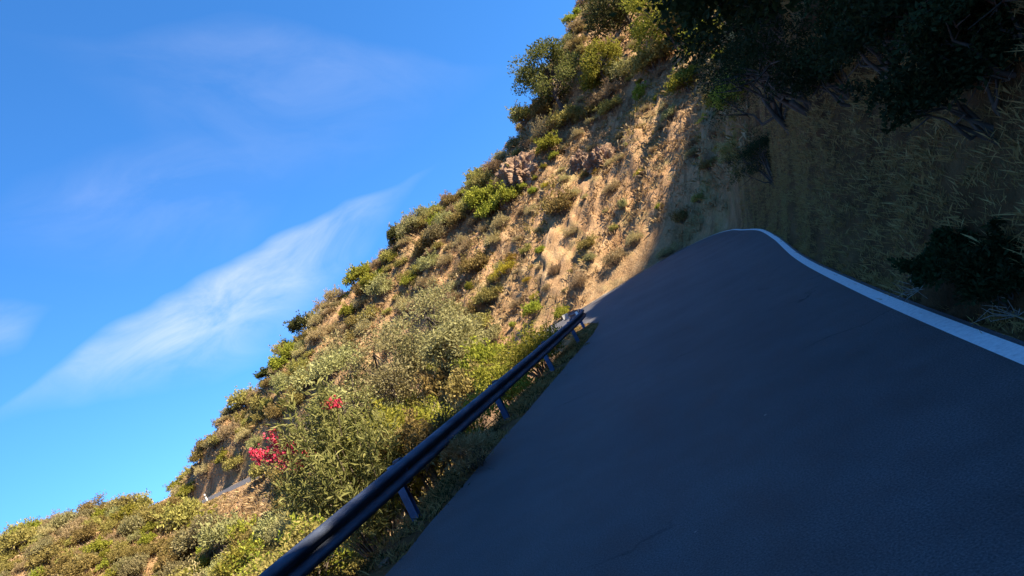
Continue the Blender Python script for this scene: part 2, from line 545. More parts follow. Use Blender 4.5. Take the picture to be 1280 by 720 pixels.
# W profile: (offset towards the road, height)
prof = [(.0, .43), (.040, .442), (.078, .474), (.078, .502), (.018, .54), (.0, .56), (.018, .58), (.078, .618), (.078, .646), (.040, .678), (.0, .69)]
t = np.gradient(path[:, :2], axis=0); t /= np.linalg.norm(t, axis=1)[:, None]
nrm = np.stack([t[:, 1], -t[:, 0]], 1)
vs = []; fs = []
for i in range(len(path)):
    for (o, h) in prof:
        vs.append((path[i, 0] + nrm[i, 0] * o, path[i, 1] + nrm[i, 1] * o, path[i, 2] + h))
k = len(prof)
for i in range(len(path) - 1):
    for j in range(k - 1):
        a0 = i * k + j
        fs.append((a0, a0 + k, a0 + k + 1, a0 + 1))
rail = thing('guardrail', 'dark steel guardrail along the ravine edge of the shaded road', 'guardrail', tuple(path[0]))
base = np.array(path[0])
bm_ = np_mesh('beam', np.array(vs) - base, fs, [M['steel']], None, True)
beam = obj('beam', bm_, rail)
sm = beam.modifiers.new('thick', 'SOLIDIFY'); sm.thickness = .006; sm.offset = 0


def box_mesh(name, sx, sy, z0, z1, ma, bev=.008):
    bm = bmesh.new()
    bmesh.ops.create_cube(bm, size=1)
    for q in bm.verts:
        q.co.x *= sx; q.co.y *= sy; q.co.z = z0 if q.co.z < 0 else z1
    bmesh.ops.bevel(bm, geom=bm.edges[:], offset=bev, segments=2, affect='EDGES')
    me = bpy.data.meshes.new(name); bm.to_mesh(me); bm.free(); me.materials.append(ma)
    return me


def c_post():
    # C-section post with its blockout
    bm = bmesh.new()
    sec = [(-.05, -.035), (.05, -.035), (.05, -.029), (-.044, -.029), (-.044, .029), (.05, .029), (.05, .035), (-.05, .035)]
    lo = [bm.verts.new((x, y, -.5)) for x, y in sec]; hi = [bm.verts.new((x, y, .665)) for x, y in sec]
    n = len(sec)
    for i in range(n):
        bm.faces.new((lo[i], lo[(i + 1) % n], hi[(i + 1) % n], hi[i]))
    bm.faces.new(hi); bm.faces.new(lo[::-1])
    me = bpy.data.meshes.new('post'); bm.to_mesh(me); bm.free(); me.materials.append(M['bluesteel'])
    return me


pm = c_post()
bmb = bmesh.new(); bmesh.ops.create_cone(bmb, cap_ends=True, segments=8, radius1=.026, radius2=.018, depth=.03, matrix=Matrix.Rotation(R(90), 4, 'Y'))
bolt = bpy.data.meshes.new('bolt'); bmb.to_mesh(bolt); bmb.free(); bolt.materials.append(M['bluesteel'])
bkm = box_mesh('blockout', .10, .09, -.15, .15, M['steel'])
cp = np.r_[0, np.cumsum(np.linalg.norm(np.diff(path[:, :2], axis=0), axis=1))]
# the post seen in the photo stands about 7 m ahead
s_ref = cp[np.argmin(np.abs(path[:, 1] - 7.1))]
k = -3
while s_ref + k * 3.8 < cp[-1] - .05:
    s0 = s_ref + k * 3.8; k += 1
    if s0 < .2: continue
    p = [np.interp(s0, cp, path[:, q]) for q in range(3)]
    tx = np.interp(s0, cp, t[:, 0]); ty = np.interp(s0, cp, t[:, 1])
    po = obj('post', pm, rail)
    nx_, ny_ = ty, -tx
    ang = math.atan2(ny_, nx_)
    po.rotation_euler = (0, 0, ang)
    po.location = (p[0] - nx_ * .155 - base[0], p[1] - ny_ * .155 - base[1], p[2] - base[2])
    bo = obj('blockout', bkm, po); bo.location = (.1045, 0, .56)
    bt = obj('bolt', bolt, po); bt.location = (.158, 0, .56)

# rounded end terminal
bm = bmesh.new()
e = path[-1]; tx, ty = t[-1]; nx_, ny_ = ty, -tx
ring = []
for q in range(9):
    an = -math.pi * .72 * q / 8
    rr = .09
    # curl away from the road
    cx = e[0] + (-nx_) * rr; cy = e[1] + (-ny_) * rr
    dx = nx_ * math.cos(an) - tx * math.sin(an); dy = ny_ * math.cos(an) - ty * math.sin(an)
    ring.append([bm.verts.new((cx + dx * (rr + .05) - base[0], cy + dy * (rr + .05) - base[1], e[2] + hh - base[2])) for hh in (.44, .52, .60, .68)])
for q in range(8):
    for j in range(3):
        bm.faces.new((ring[q][j], ring[q + 1][j], ring[q + 1][j + 1], ring[q][j + 1]))
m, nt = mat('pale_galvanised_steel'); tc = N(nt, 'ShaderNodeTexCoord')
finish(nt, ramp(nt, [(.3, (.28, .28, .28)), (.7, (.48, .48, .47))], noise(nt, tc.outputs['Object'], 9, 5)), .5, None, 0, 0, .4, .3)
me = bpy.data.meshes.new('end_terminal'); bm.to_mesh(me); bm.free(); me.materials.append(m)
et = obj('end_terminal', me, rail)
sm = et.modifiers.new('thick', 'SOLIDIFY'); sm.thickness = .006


# ------------------------------------------------------------------ plants
def unit(n):
    v = rng.normal(size=(n, 3)); return v / np.linalg.norm(v, axis=1)[:, None]


def leaves(P, size, asp=.5, up=.35, dirs=None):
    """rhombic, slightly folded leaves at P; returns verts, quads."""
    n = len(P)
    s = size * (.6 + .8 * rng.random(n))[:, None]
    a = unit(n) if dirs is None else dirs
    a = a + np.array([0, 0, up]); a /= np.linalg.norm(a, axis=1)[:, None]
    b = np.cross(a, unit(n)); b /= (np.linalg.norm(b, axis=1)[:, None] + 1e-9)
    c = np.cross(a, b)
    p0 = P; p1 = P + a * s * .5 + b * s * asp * .5 + c * s * .08; p2 = P + a * s; p3 = P + a * s * .5 - b * s * asp * .5 + c * s * .08
    V = np.stack([p0, p1, p2, p3], 1).reshape(-1, 3)
    return V, np.arange(4 * n).reshape(n, 4)


def tube(pts, radii, n=6):
    pts = np.asarray(pts, float); V = []; Fc = []
    for i, p in enumerate(pts):
        d = pts[min(i + 1, len(pts) - 1)] - pts[max(i - 1, 0)]; d = d / (np.linalg.norm(d) + 1e-9)
        u = np.cross(d, [0.31, .95, .05]); u /= np.linalg.norm(u) + 1e-9; w = np.cross(d, u)
        for k in range(n):
            an = 2 * math.pi * k / n
            V.append(p + radii[i] * (u * math.cos(an) + w * math.sin(an)))
    for i in range(len(pts) - 1):
        for k in range(n):
            Fc.append((i * n + k, i * n + (k + 1) % n, (i + 1) * n + (k + 1) % n, (i + 1) * n + k))
    return np.array(V), np.array(Fc)


def merge(parts):
    V = []; Fc = []; o = 0
    for v, f in parts:
        V.append(v); Fc.append(f + o); o += len(v)
    return np.vstack(V), np.vstack(Fc)


def branchy(tip, n=4, r0=.03, wob=.15, base=(0, 0, -.15)):
    b = np.array(base); tip = np.array(tip); pts = []
    for i in range(n + 1):
        t_ = i / n
        pts.append(b * (1 - t_) + tip * t_ + np.array([0, 0, .25 * math.sin(t_ * math.pi) * tip[2] * .4]) + (rng.normal(size=3) * wob * .5 if 0 < i < n else 0))
    return tube(pts, [r0 * (1 - .8 * i / n) for i in range(n + 1)], 5)


def lobes(n, rx, rz, zc):
    out = []
    for i in range(n):
        an = rng.random() * 2 * math.pi; r = math.sqrt(rng.random()) * rx * .72
        x, y = r * math.cos(an), r * math.sin(an)
        z = zc + rz * (rng.random() * .9 - .35) * (1 - .5 * r / rx)
        out.append((x, y, max(z, .18 * rz), rx * (.28 + .24 * rng.random())))
    return out


def bush_geo(n_leaf, rx=1.0, h=1.3, nl=14, size=.13, asp=.5, up=.3, spiky=0.0, flat=.8):
    lb = lobes(nl, rx, h * .62, h * .45)
    w = np.array([q[3] ** 2 for q in lb]); w /= w.sum()
    which = rng.choice(len(lb), n_leaf, p=w)
    d = unit(n_leaf); d[:, 2] = np.abs(d[:, 2]) * .9 - .25 * rng.random(n_leaf)
    rad = 1 - .55 * rng.random(n_leaf) ** 2.2
    C = np.array(lb)[which]
    nz = 1 + .28 * fbm(d[:, 0] * 2.5 + C[:, 0] * 3, d[:, 1] * 2.5 + C[:, 1] * 3, d[:, 2] * 2.5, 2)
    P = C[:, :3] + d * (C[:, 3] * rad * nz)[:, None] * np.array([1, 1, flat])
    P[:, 2] = np.maximum(P[:, 2], .02)
    ns_ = max(10, int(26 * rx)); sh = rng.integers(0, ns_, n_leaf // 5)          # long shoots break the outline
    sd = unit(ns_); sd[:, 2] = np.abs(sd[:, 2]) + .25; sd /= np.linalg.norm(sd, axis=1)[:, None]
    sc_ = C[rng.integers(0, n_leaf, ns_)]
    rr_ = .6 + .95 * rng.random(len(sh))
    P[:len(sh)] = sc_[sh][:, :3] + sd[sh] * (sc_[sh][:, 3] * rr_)[:, None] + rng.normal(size=(len(sh), 3)) * .045 * rx
    P[:, 2] = np.maximum(P[:, 2], .02)
    dd = d * (1 if spiky else .6) + unit(n_leaf) * (.45 if spiky else .9)
    V, Fq = leaves(P, size, asp, up, dd)
    st = []
    for q in lb:
        st.append(branchy((q[0] * .9, q[1] * .9, q[2] * .95), 4, .035 * rx, .12 * rx, (q[0] * .08, q[1] * .08, -.25)))
        for _ in range(3):
            e_ = np.array(q[:3]) + unit(1)[0] * q[3] * .8
            st.append(tube([np.array(q[:3]) * .8, e_], [.012 * rx, .004 * rx], 4))
    return (V, Fq), merge(st)


KINDS = {
    'olive': dict(mat='olive', size=.12, asp=.55, n=3200, nl=22, h=1.0),
    'grey': dict(mat='grey', size=.12, asp=.45, n=3200, nl=24, h=1.1),
    'dry': dict(mat='dry', size=.12, asp=.30, n=3000, nl=22, h=.85, spiky=1),
    'lime': dict(mat='lime', size=.13, asp=.55, n=2600, nl=14, h=1.05),
    'gold': dict(mat='gold', size=.10, asp=.5, n=2200, nl=12, h=.9, spiky=1),
    'dark': dict(mat='dark', size=.14, asp=.6, n=3000, nl=16, h=1.35),
}
PROTO = {}
for kname, kw in KINDS.items():
    kw = dict(kw); mt = kw.pop('mat'); nn = kw.pop('n')
    PROTO[kname] = []
    for q in range(3):
        (lv, lf), (sv, sf) = bush_geo(nn, **kw)
        V_, F_ = merge([(lv, lf), (sv, sf)])
        mi = np.r_[np.zeros(len(lf), int), np.ones(len(sf), int)]
        PROTO[kname].append(np_mesh(kname + '_shrub', V_, F_, [M[mt], M['twig']], mi))

NAMES = {'olive': ('olive_shrub', 'olive green'), 'grey': ('grey_shrub', 'pale grey-green'), 'dry': ('dry_shrub', 'dry brown'),
         'lime': ('lime_shrub', 'yellow-green'), 'gold': ('golden_shrub', 'golden'), 'dark': ('dark_shrub', 'dark green')}


def shrub(kind, p, r, label, group=None, sink=.12, hs=None, tilt=(0, 0)):
    o = obj(NAMES[kind][0], random.choice(PROTO[kind]))
    o.location = (p[0], p[1], p[2] - sink * r)
    s_ = r
    o.scale = (s_ * random.uniform(.9, 1.15), s_ * random.uniform(.9, 1.15), s_ * (hs or random.uniform(.95, 1.5)))
    o.rotation_euler = (tilt[0], tilt[1], random.uniform(0, 6.28))
    tag(o, label, 'shrub', group)
    return o


def big_bush(name, label, p, r, h, mt, n, size, asp=.5, up=.3, nl=18, spiky=0, group=None, stem='twig'):
    th = thing(name, label, 'shrub', p, group)
    (lv, lf), (sv, sf) = bush_geo(n, r, h, nl, size, asp, up, spiky)
    fo = obj('foliage', np_mesh('foliage', lv, lf, [M[mt]]), th)
    st = obj('stem', np_mesh('stem', sv, sf, [M[stem]], None, True), th)
    return th


def tree(name, label, p, H, crown_r, mt, n, size, trunk_r=.2, lean=(0, 0), ncl=22, group=None, first=.35, barkm='bark'):
    th = thing(name, label, 'tree', p, group)
    parts = []; tips = []
    tpts = [np.array([0, 0, -.6])]
    for i in range(1, 6):
        t_ = i / 5
        tpts.append(np.array([lean[0] * t_ + rng.normal() * .12, lean[1] * t_ + rng.normal() * .12, H * .72 * t_]))
    parts.append(tube(tpts, [trunk_r * (1.25 - .95 * i / 5) for i in range(6)], 8))
    for i in range(ncl):
        k_ = rng.integers(2, 6); b = tpts[k_] * 1.0
        an = i * 2.4 + rng.random() * .8
        hz = H * (first + (1 - first) * rng.random() ** .9)
        rr = crown_r * (.35 + .65 * rng.random()) * math.sqrt(max(.15, 1 - ((hz / H - .6) / .55) ** 2))
        tip = np.array([lean[0] + rr * math.cos(an), lean[1] + rr * math.sin(an), min(hz, H * .96)])
        mid_ = (b + tip) / 2 + rng.normal(size=3) * .15 * crown_r * .5 + np.array([0, 0, -.05 * H])
        parts.append(tube([b, mid_, tip], [trunk_r * .42, trunk_r * .26, trunk_r * .08], 6))
        tips.append(tip)
    tr = obj('trunk', np_mesh('trunk', *merge(parts), [M[barkm]], None, True), th)
    tips = np.array(tips)
    which = rng.integers(0, len(tips), n)
    cr = crown_r * (.26 + .2 * rng.random(len(tips)))
    d = unit(n); rad = rng.random(n) ** .45
    P = tips[which] + d * (cr[which] * rad)[:, None] * np.array([1, 1, .75])
    P += .12 * rng.normal(size=P.shape)
    V_, F_ = leaves(P, size, .6, .15, d * .6 + unit(n) * .8)
    obj('crown', np_mesh('crown', V_, F_, [M[mt]]), th)
    return th


def slope_pt(px, py):
    for k in range(60):
        p, n = hit(px + .454 * k, py + .891 * k)
        if p is not None and p.y < 130:
            return p


# ------------------------------------------------------------------ trees on the ridge
tree('oak_tree', 'broad olive oak with visible dark limbs standing out on the skyline above the bare slope', slope_pt(706, 140), 7.4, 3.9, 'oak', 9000, .26, .24, (.3, 0), 26)
tree('oak_tree', 'dark dense evergreen oak at the top of the picture, highest on the skyline', slope_pt(800, 52), 9.0, 4.4, 'dark', 9000, .28, .26, (0, 0), 26)
tree('leafy_tree', 'bright yellow-green leafy tree beside the dark skyline oak', slope_pt(850, 66), 7.0, 3.8, 'lime', 8000, .24, .2, (0, 0), 24)
tree('leafy_tree', 'small yellow-green tree between the two oaks on the skyline', slope_pt(764, 112), 4.6, 2.6, 'lime', 6500, .24, .16, (0, 0), 22)


# ------------------------------------------------------------------ near bushes beyond the guardrail
def top_bush(px, py, D, r, name, label, mt, n, size, **kw):
    p = at_depth(px, py, D)
    g = gz_at(p.x, p.y)
    h = max(p.z - g, .6)
    return big_bush(name, label, (p.x, p.y, g - .05), r, h, mt, n, size, **kw)


top_bush(648, 412, 17.0, 1.15, 'leafy_bush', 'bright lime green bush just behind the far end of the guardrail', 'lime', 8000, .075)
top_bush(612, 446, 14.5, .8, 'leafy_bush', 'fresh green bush behind the rail, second from its far end', 'lime', 6500, .07)
top_bush(540, 484, 12.5, 1.1, 'leafy_bush', 'rounded yellow-green bush behind the middle of the guardrail', 'lime', 9000, .065, asp=.45)
top_bush(505, 512, 9.6, .85, 'scrub_oak_bush', 'olive bush with a shaded foot close behind the rail above the blue post', 'olive', 8000, .06)
top_bush(455, 488, 11.0, 1.25, 'leafy_bush', 'large-leaved pale yellow bush to the right of the red-flowered oleander', 'lime', 9000, .085, asp=.45)
top_bush(352, 628, 6.6, .50, 'leafy_bush', 'low lime bush pressed against the near length of rail', 'lime', 6000, .04)
top_bush(330, 655, 6.2, .75, 'scrub_oak_bush', 'dark olive bush below the near length of guardrail', 'olive', 7000, .05)
top_bush(290, 645, 13.5, 1.2, 'leafy_bush', 'rounded golden green bush left of the oleander, below the shoulder road', 'lime', 9000, .07)
top_bush(236, 655, 15.0, 1.5, 'dry_bush', 'wide brown bush at the lower edge of the picture beside the golden green one', 'dry', 9000, .09, asp=.3, spiky=1)
top_bush(575, 545, 8.2, .42, 'dry_bush', 'small dry bush poking up beneath the rail beam beyond the blue post', 'straw', 3000, .05, asp=.25, spiky=1)

# red-flowered oleander
p = at_depth(385, 500, 9.2); g = gz_at(p.x, p.y); H_ = p.z - g
ol = thing('flowering_oleander', 'tall oleander bush with red flowers beyond the guardrail', 'shrub', (p.x, p.y, g))
st = []; tips = []
for i in range(46):
    an = i * 2.4; rr = 1.05 * math.sqrt((i + .5) / 46)
    tip = np.array([rr * math.cos(an), rr * math.sin(an), H_ * (1.0 - .38 * rr * rr + .10 * rng.normal())])
    tips.append(tip)
    st.append(branchy(tip, 5, .016, .05, (tip[0] * .12, tip[1] * .12, -.1)))
obj('stem', np_mesh('stem', *merge(st), [M['twig']], None, True), ol)
tips = np.array(tips)
n = 8500; wch = rng.integers(0, 46, n); tt_ = .28 + .72 * rng.random(n) ** .6
P = tips[wch] * (np.array([.12, .12, 0]) + np.array([.88, .88, 1]) * tt_[:, None]); P[:, 2] = tips[wch][:, 2] * tt_
P += rng.normal(size=P.shape) * .05
obj('foliage', np_mesh('foliage', *leaves(P, .14, .2, .5), [M['oleander']]), ol)
want = [(330, 568), (345, 556), (352, 570), (365, 560), (340, 545), (318, 566), (410, 505), (420, 503), (372, 582), (322, 575), (356, 580), (338, 572), (382, 566)]
fl = []
for (ax, ay) in want:
    c = at_depth(ax, ay, 8.9 + .3 * rng.random()) - Vector((p.x, p.y, g))
    q = np.array(c) + np.clip(rng.normal(size=(60, 3)), -1.7, 1.7) * .045
    fl.append(leaves(q, .038, .9, .2))
    st_ = tube([np.array([c.x * .55 + .0, c.y * .55, max(c.z - .55, .1)]), np.array(c)], [.01, .004], 4)
    ww = tube([np.array(c) - [0, 0, .09], np.array(c) + [0, 0, .05]], [.02, .012], 5)
    obj('flower', np_mesh('flower', *merge([fl[-1], ww]), [M['red']]), ol)
    obj('twig', np_mesh('twig', *st_, [M['twig']]), ol)

# pale grey-green trees standing in the ravine below the far road
for (px, py, D, r, lab) in [(520, 372, 40, 2.9, 'tallest pale grey-green tree in the ravine, crown crossing the far road'),
                            (452, 412, 38, 2.8, 'grey-green ravine tree left of the tallest one'),
                            (405, 462, 36, 2.3, 'small grey-green ravine tree above the red flowers'),
                            (556, 418, 34, 1.7, 'low grey-green ravine tree right of the tallest one, beside the pale road')]:
    q = at_depth(px, py, D); g = gz_at(q.x, q.y)
    tree('ravine_tree', lab, (q.x, q.y, g), max(q.z - g, 2.5) * 1.06, r, 'grey', 6500, .17, .13, (0, 0), 24, None, .3)

# ------------------------------------------------------------------ shrubs over the slopes
placed = []


def ok(x, y, r, f):
    for (a, b, c) in placed:
        if (a - x) ** 2 + (b - y) ** 2 < (f * (c + r)) ** 2:
            return False
    placed.append((x, y, r)); return True


def visible(p):
    v = Vector(p) - CAM
    z = v.dot(fwd)
    if z < 2: return None
    px = 640 + F * v.dot(cright) / z; py = 360 - F * v.dot(cup) / z
    if not (-60 < px < 1330 and -60 < py < 800): return None
    h = BVH.ray_cast(CAM, v.normalized())
    if h[0] is not None and h[3] < v.length - .6: return None
    return px, py


count = {k: 0 for k in KINDS}
AREA = {'crest': 'on the skyline crest of the sunlit slope', 'bare': 'dotted over the bare streaked part of the slope',
        'left': 'on the shrubby left part of the sunlit slope', 'knoll': 'on the low knoll at the far left',
        'ravine': 'on the ravine side below the far road'}
cx = rng.uniform(-78, 34, 26000); cy = rng.uniform(24, 100, 26000)
cz, cdR, cdL, cs_ = height(cx, cy)
for i in range(len(cx)):
    x, y = cx[i], cy[i]
    if -.9 < cdR[i] < .9 or -1.0 < cdL[i] < 1 or (cdR[i] < 0 and cdL[i] > 0): continue
    p = (x, y, cz[i])
    vp = visible((x, y, cz[i] + .7))
    if vp is None: continue
    up_ = cdR[i] > 0
    if not up_ and 232 < vp[0] < 350 and 588 < vp[1] < 655: continue      # the open shoulder with the marker posts
    yr = np.interp(x, RIDGE_X, RIDGE_Y)
    nz_ = float(vnoise(x * .12, y * .12, 7.0))
    if up_:
        if cdR[i] < 2.2 and random.random() < .8: continue
        area = 'crest' if y > yr - 7 else ('bare' if cs_[i] < 66 else 'left')
    else:
        area = 'knoll' if x < -38 else 'ravine'
        if y < 30: continue
    r = random.uniform(.55, 1.25)
    f = {'crest': .66, 'bare': 1.2, 'left': .72, 'knoll': .5, 'ravine': .52}[area]
    if area == 'bare':
        r *= .75
        if nz_ < -.1 and random.random() < .7: continue
        r *= random.uniform(.6, 1.5)
    if area != 'bare': r *= random.uniform(1.0, 1.9)
    if area == 'knoll': r *= .7
    if not ok(x, y, r, f): continue
    q = random.random()
    if area == 'bare': kind = 'dry' if q < .5 else 'olive' if q < .66 else 'grey' if q < .8 else 'lime' if q < .94 else 'gold'
    elif area == 'crest': kind = 'olive' if q < .38 else 'grey' if q < .5 else 'dry' if q < .9 else 'lime'
    elif area == 'knoll': kind = 'olive' if q < .36 else 'lime' if q < .48 else 'grey' if q < .74 else 'dry'
    else:
        t_ = nz_ + (q - .5) * .75
        kind = 'dry' if t_ < -.05 else 'olive' if t_ < .16 else 'grey' if t_ < .42 else 'lime' if t_ < .6 else 'olive'
    if count[kind] >= 280: continue
    count[kind] += 1
    shrub(kind, p, r, NAMES[kind][1] + ' shrub ' + AREA[area], NAMES[kind][1] + ' shrubs ' + AREA[area])
print('SHRUBS', count, sum(count.values()))

for (px, py, D, lab) in [(152, 622, 62, 'small pointed tree tallest on the low knoll at the far left'), (118, 640, 62, 'small tree left of the pointed one on the knoll crest'),
                         (205, 625, 62, 'small olive tree at the foot of the spur where the far road leaves the picture')]:
    q = at_depth(px, py, D); g = gz_at(q.x, q.y)
    tree('knoll_tree', lab, (q.x, q.y, g), min(max(q.z - g, 2.2), 4.5), 1.5, 'olive', 3500, .15, .08, (0, 0), 16, None, .3)

# single shrubs the photo picks out
for (px, py, kind, r, lab) in [
    (862, 112, 'lime', 2.1, 'large bright yellow-green shrub alone high on the bare slope below the leafy tree'),
    (912, 128, 'lime', 1.5, 'bright green shrub against the dark bank at the top of the bare slope'),
    (890, 62, 'lime', 2.2, 'tall yellow-green shrub beside the black bank near the top edge'),
    (870, 30, 'olive', 2.4, 'olive shrub at the top edge right of the leafy tree'),
    (820, 84, 'olive', 2.2, 'broad olive shrub under the dark skyline oak'),
    (785, 98, 'grey', 1.9, 'pale grey-green shrub below the dark skyline oak'),
    (760, 128, 'dry', 1.8, 'brown shrub at the upper rim of the bare slope'),
    (735, 150, 'olive', 1.7, 'olive shrub left of the brown one at the upper rim'),
    (632, 345, 'gold', 1.5, 'golden yellow flowering shrub in the middle of the slope'),
    (608, 258, 'lime', 2.0, 'green shrub at the left foot of the rock outcrop'),
    (705, 268, 'olive', 1.5, 'olive shrub below the upper rocks on the bare slope'),
    (690, 190, 'lime', 1.6, 'yellow-green shrub right above the rock outcrop'),
    (712, 155, 'olive', 1.9, 'olive shrub below the skyline oak at the top of the bare slope'),
    (490, 283, 'dark', 1.4, 'small dark shrub standing on the skyline halfway down the ridge'),
    (378, 402, 'dark', 1.7, 'dark round shrub on the lower skyline of the ridge'),
    (330, 460, 'dark', 1.4, 'dark shrub lowest on the ridge skyline above the overhang'),
]:
    shrub(kind, slope_pt(px, py), r, lab)


# ------------------------------------------------------------------ rocks
def rock(name, label, p, sx, sy, sz, seed, cat='rock'):
    bm = bmesh.new(); bmesh.ops.create_icosphere(bm, subdivisions=5, radius=1)
    co = np.array([v.co[:] for v in bm.verts])
    d = fbm(co[:, 0] * 1.3 + seed, co[:, 1] * 1.3, co[:, 2] * 1.3, 5)
    rid = np.abs(fbm(co[:, 0] * 3.2 + seed, co[:, 1] * 3.2, co[:, 2] * 1.0, 4))
    for v, a_, b_ in zip(bm.verts, d, rid):
        v.co *= 1 + .55 * a_ - .85 * b_
        v.co = Vector((v.co.x * sx, v.co.y * sy, v.co.z * sz))
    me = bpy.data.meshes.new(name); bm.to_mesh(me); bm.free(); me.materials.append(M['rock'])
    o = obj(name, me); o.location = p
    return tag(o, label, cat)


for (px, py, a_, b_, c_, lab) in [(655, 222, 2.9, 2.2, 2.3, 'largest jagged rock outcrop on the slope, with dark cracks'),
                                  (640, 250, 1.7, 1.3, 1.5, 'smaller rock at the lower left of the jagged outcrop'),
                                  (752, 205, 2.0, 1.5, 1.7, 'brown rock jutting from the bare slope right of the jagged outcrop'),
                                  (728, 205, 1.2, 1.0, 1.1, 'small brown rock between the two outcrops')]:
    q = slope_pt(px, py)
    rock('rock_outcrop', lab, (q.x, q.y - .1, q.z + .1), a_, b_, c_, px * .1)

# ------------------------------------------------------------------ marker posts on the far shoulder
for (px, py, lab) in [(270, 620, 'white marker post at the bend of the far road under the overhang'),
                      (309, 598, 'white marker post nearer the red flowers on the far road')]:
    q = at_depth(px, py, 68); dd = np.hypot(LS[:, 0] - q.x, LS[:, 1] - q.y); k = np.argmin(dd)
    e_ = offset_line(LS, -.45)[k]
    th = thing('marker_post', lab, 'marker post', (e_[0], e_[1], gz_at(e_[0], e_[1]) - .05))
    obj('shaft', box_mesh('shaft', .16, .12, -.2, .95, M['white'], .03), th)
    obj('band', box_mesh('band', .166, .126, .62, .78, M['asphalt'], .02), th)


# ------------------------------------------------------------------ grass (nobody could count it)
def tufts(pts, nb, hgt, wid, spread, fan=False):
    n = len(pts) * nb
    P = np.repeat(pts, nb, 0) + np.c_[rng.normal(size=(n, 2)) * spread, np.full(n, -.03)]
    a_ = unit(n) * .75; a_[:, 2] = .6 + .5 * rng.random(n)
    a_ /= np.linalg.norm(a_, axis=1)[:, None]
    l = hgt * (.4 + .9 * rng.random(n))[:, None]
    b_ = np.cross(a_, unit(n)); b_ /= np.linalg.norm(b_, axis=1)[:, None]
    dr = np.c_[rng.normal(size=(n, 2)) * .22, -.18 * np.ones(n)] * l
    w_ = wid * (.6 + .8 * rng.random(n))[:, None]
    tip = P + a_ * l + dr
    md_ = P + a_ * l * .6 + b_ * w_ * .35 if fan else None
    V_ = np.stack([P - b_ * w_ * .5, P + b_ * w_ * .5, md_, tip], 1) if fan else np.stack([P - b_ * w_ * .5, P + b_ * w_ * .5, tip, P + a_ * l * .5 + dr * .3 - b_ * w_ * .4], 1)
    return V_.reshape(-1, 3), np.arange(4 * n).reshape(n, 4)


# slope scrub and dry grass
cx = rng.uniform(-78, 36, 50000); cy = rng.uniform(28, 96, 50000)
cz, cdR, cdL, cs_ = height(cx, cy)
uu = cx * .70 + cz * .46 + cy * .55; vv = cx * .72 - cz * .45 - cy * .54
dens = fbm(cx * .18, cy * .18, 2.0, 4) + .6 * fbm(uu * .12, vv * .9, 6.0, 3)
keep = ((cdR > 1.25) | (cdL < -.9)) & (dens > np.where((cdR > 0) & (cs_ < 66), -.22, -.7))
pts = np.c_[cx, cy, cz][keep]
pts = pts[:34000]
V_, F_ = tufts(pts, 8, .50, .06, .28, True)
mi = np.repeat(np.clip((fbm(pts[:, 0] * .3, pts[:, 1] * .3, 4.0) * 2.2 + rng.random(len(pts))) * 2, 0, 2.99).astype(int), 8)
tag(obj('hillside_grass', np_mesh('hillside_grass', V_, F_, [M['straw'], M['dry'], M['olive']], mi)), 'dry grass and low scrub between the shrubs of the sunlit slope', 'grass', kind='stuff')

# shaded bank: faded grass, denser half way up
cx = rng.uniform(1, 19, 90000); cy = 1.5 + 34 * rng.random(90000) ** 1.7
cz, cdR, cdL, cs_ = height(cx, cy)
dens = fbm(cx * .9 + cz * .6, cy * .9 + .4 * cx, cz * .9, 4)
hb = cz
keep = (cdR > .05) & (cdR < 6.5) & (dens > -.22 + .25 * (hb > 3.6) - .25 * ((hb > .9) & (hb < 2.6)))
pts = np.c_[cx, cy, cz][keep]
V_, F_ = tufts(pts, 18, .13, .004, .05)
tag(obj('bank_grass', np_mesh('bank_grass', V_, F_, [M['bankgrass']])), 'faded dry grass hanging on the shaded right-hand bank', 'grass', kind='stuff')

# verge under the guardrail
cy = rng.uniform(-2, 40, 5200); k = np.searchsorted(LS[:520, 1], cy).clip(0, 519)
off = -(.08 + .9 * rng.random(5200))
q = LS[k]; tg = np.gradient(LS[:, :2], axis=0); tg /= np.linalg.norm(tg, axis=1)[:, None]
cx = q[:, 0] + tg[k, 1] * off; cy2 = q[:, 1] - tg[k, 0] * off
cz, _, cdL, _ = height(cx, cy2)
keep = (cdL < -.05) & (fbm(cx * .8, cy2 * .8, 5.0, 3) > -.15)
pts = np.c_[cx, cy2, cz][keep]
V_, F_ = tufts(pts, 14, .14, .006, .06)
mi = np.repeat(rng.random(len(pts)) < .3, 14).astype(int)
tag(obj('verge_grass', np_mesh('verge_grass', V_, F_, [M['bankgrass'], M['shade']], mi)), 'short dry grass along the verge under the guardrail', 'grass', kind='stuff')

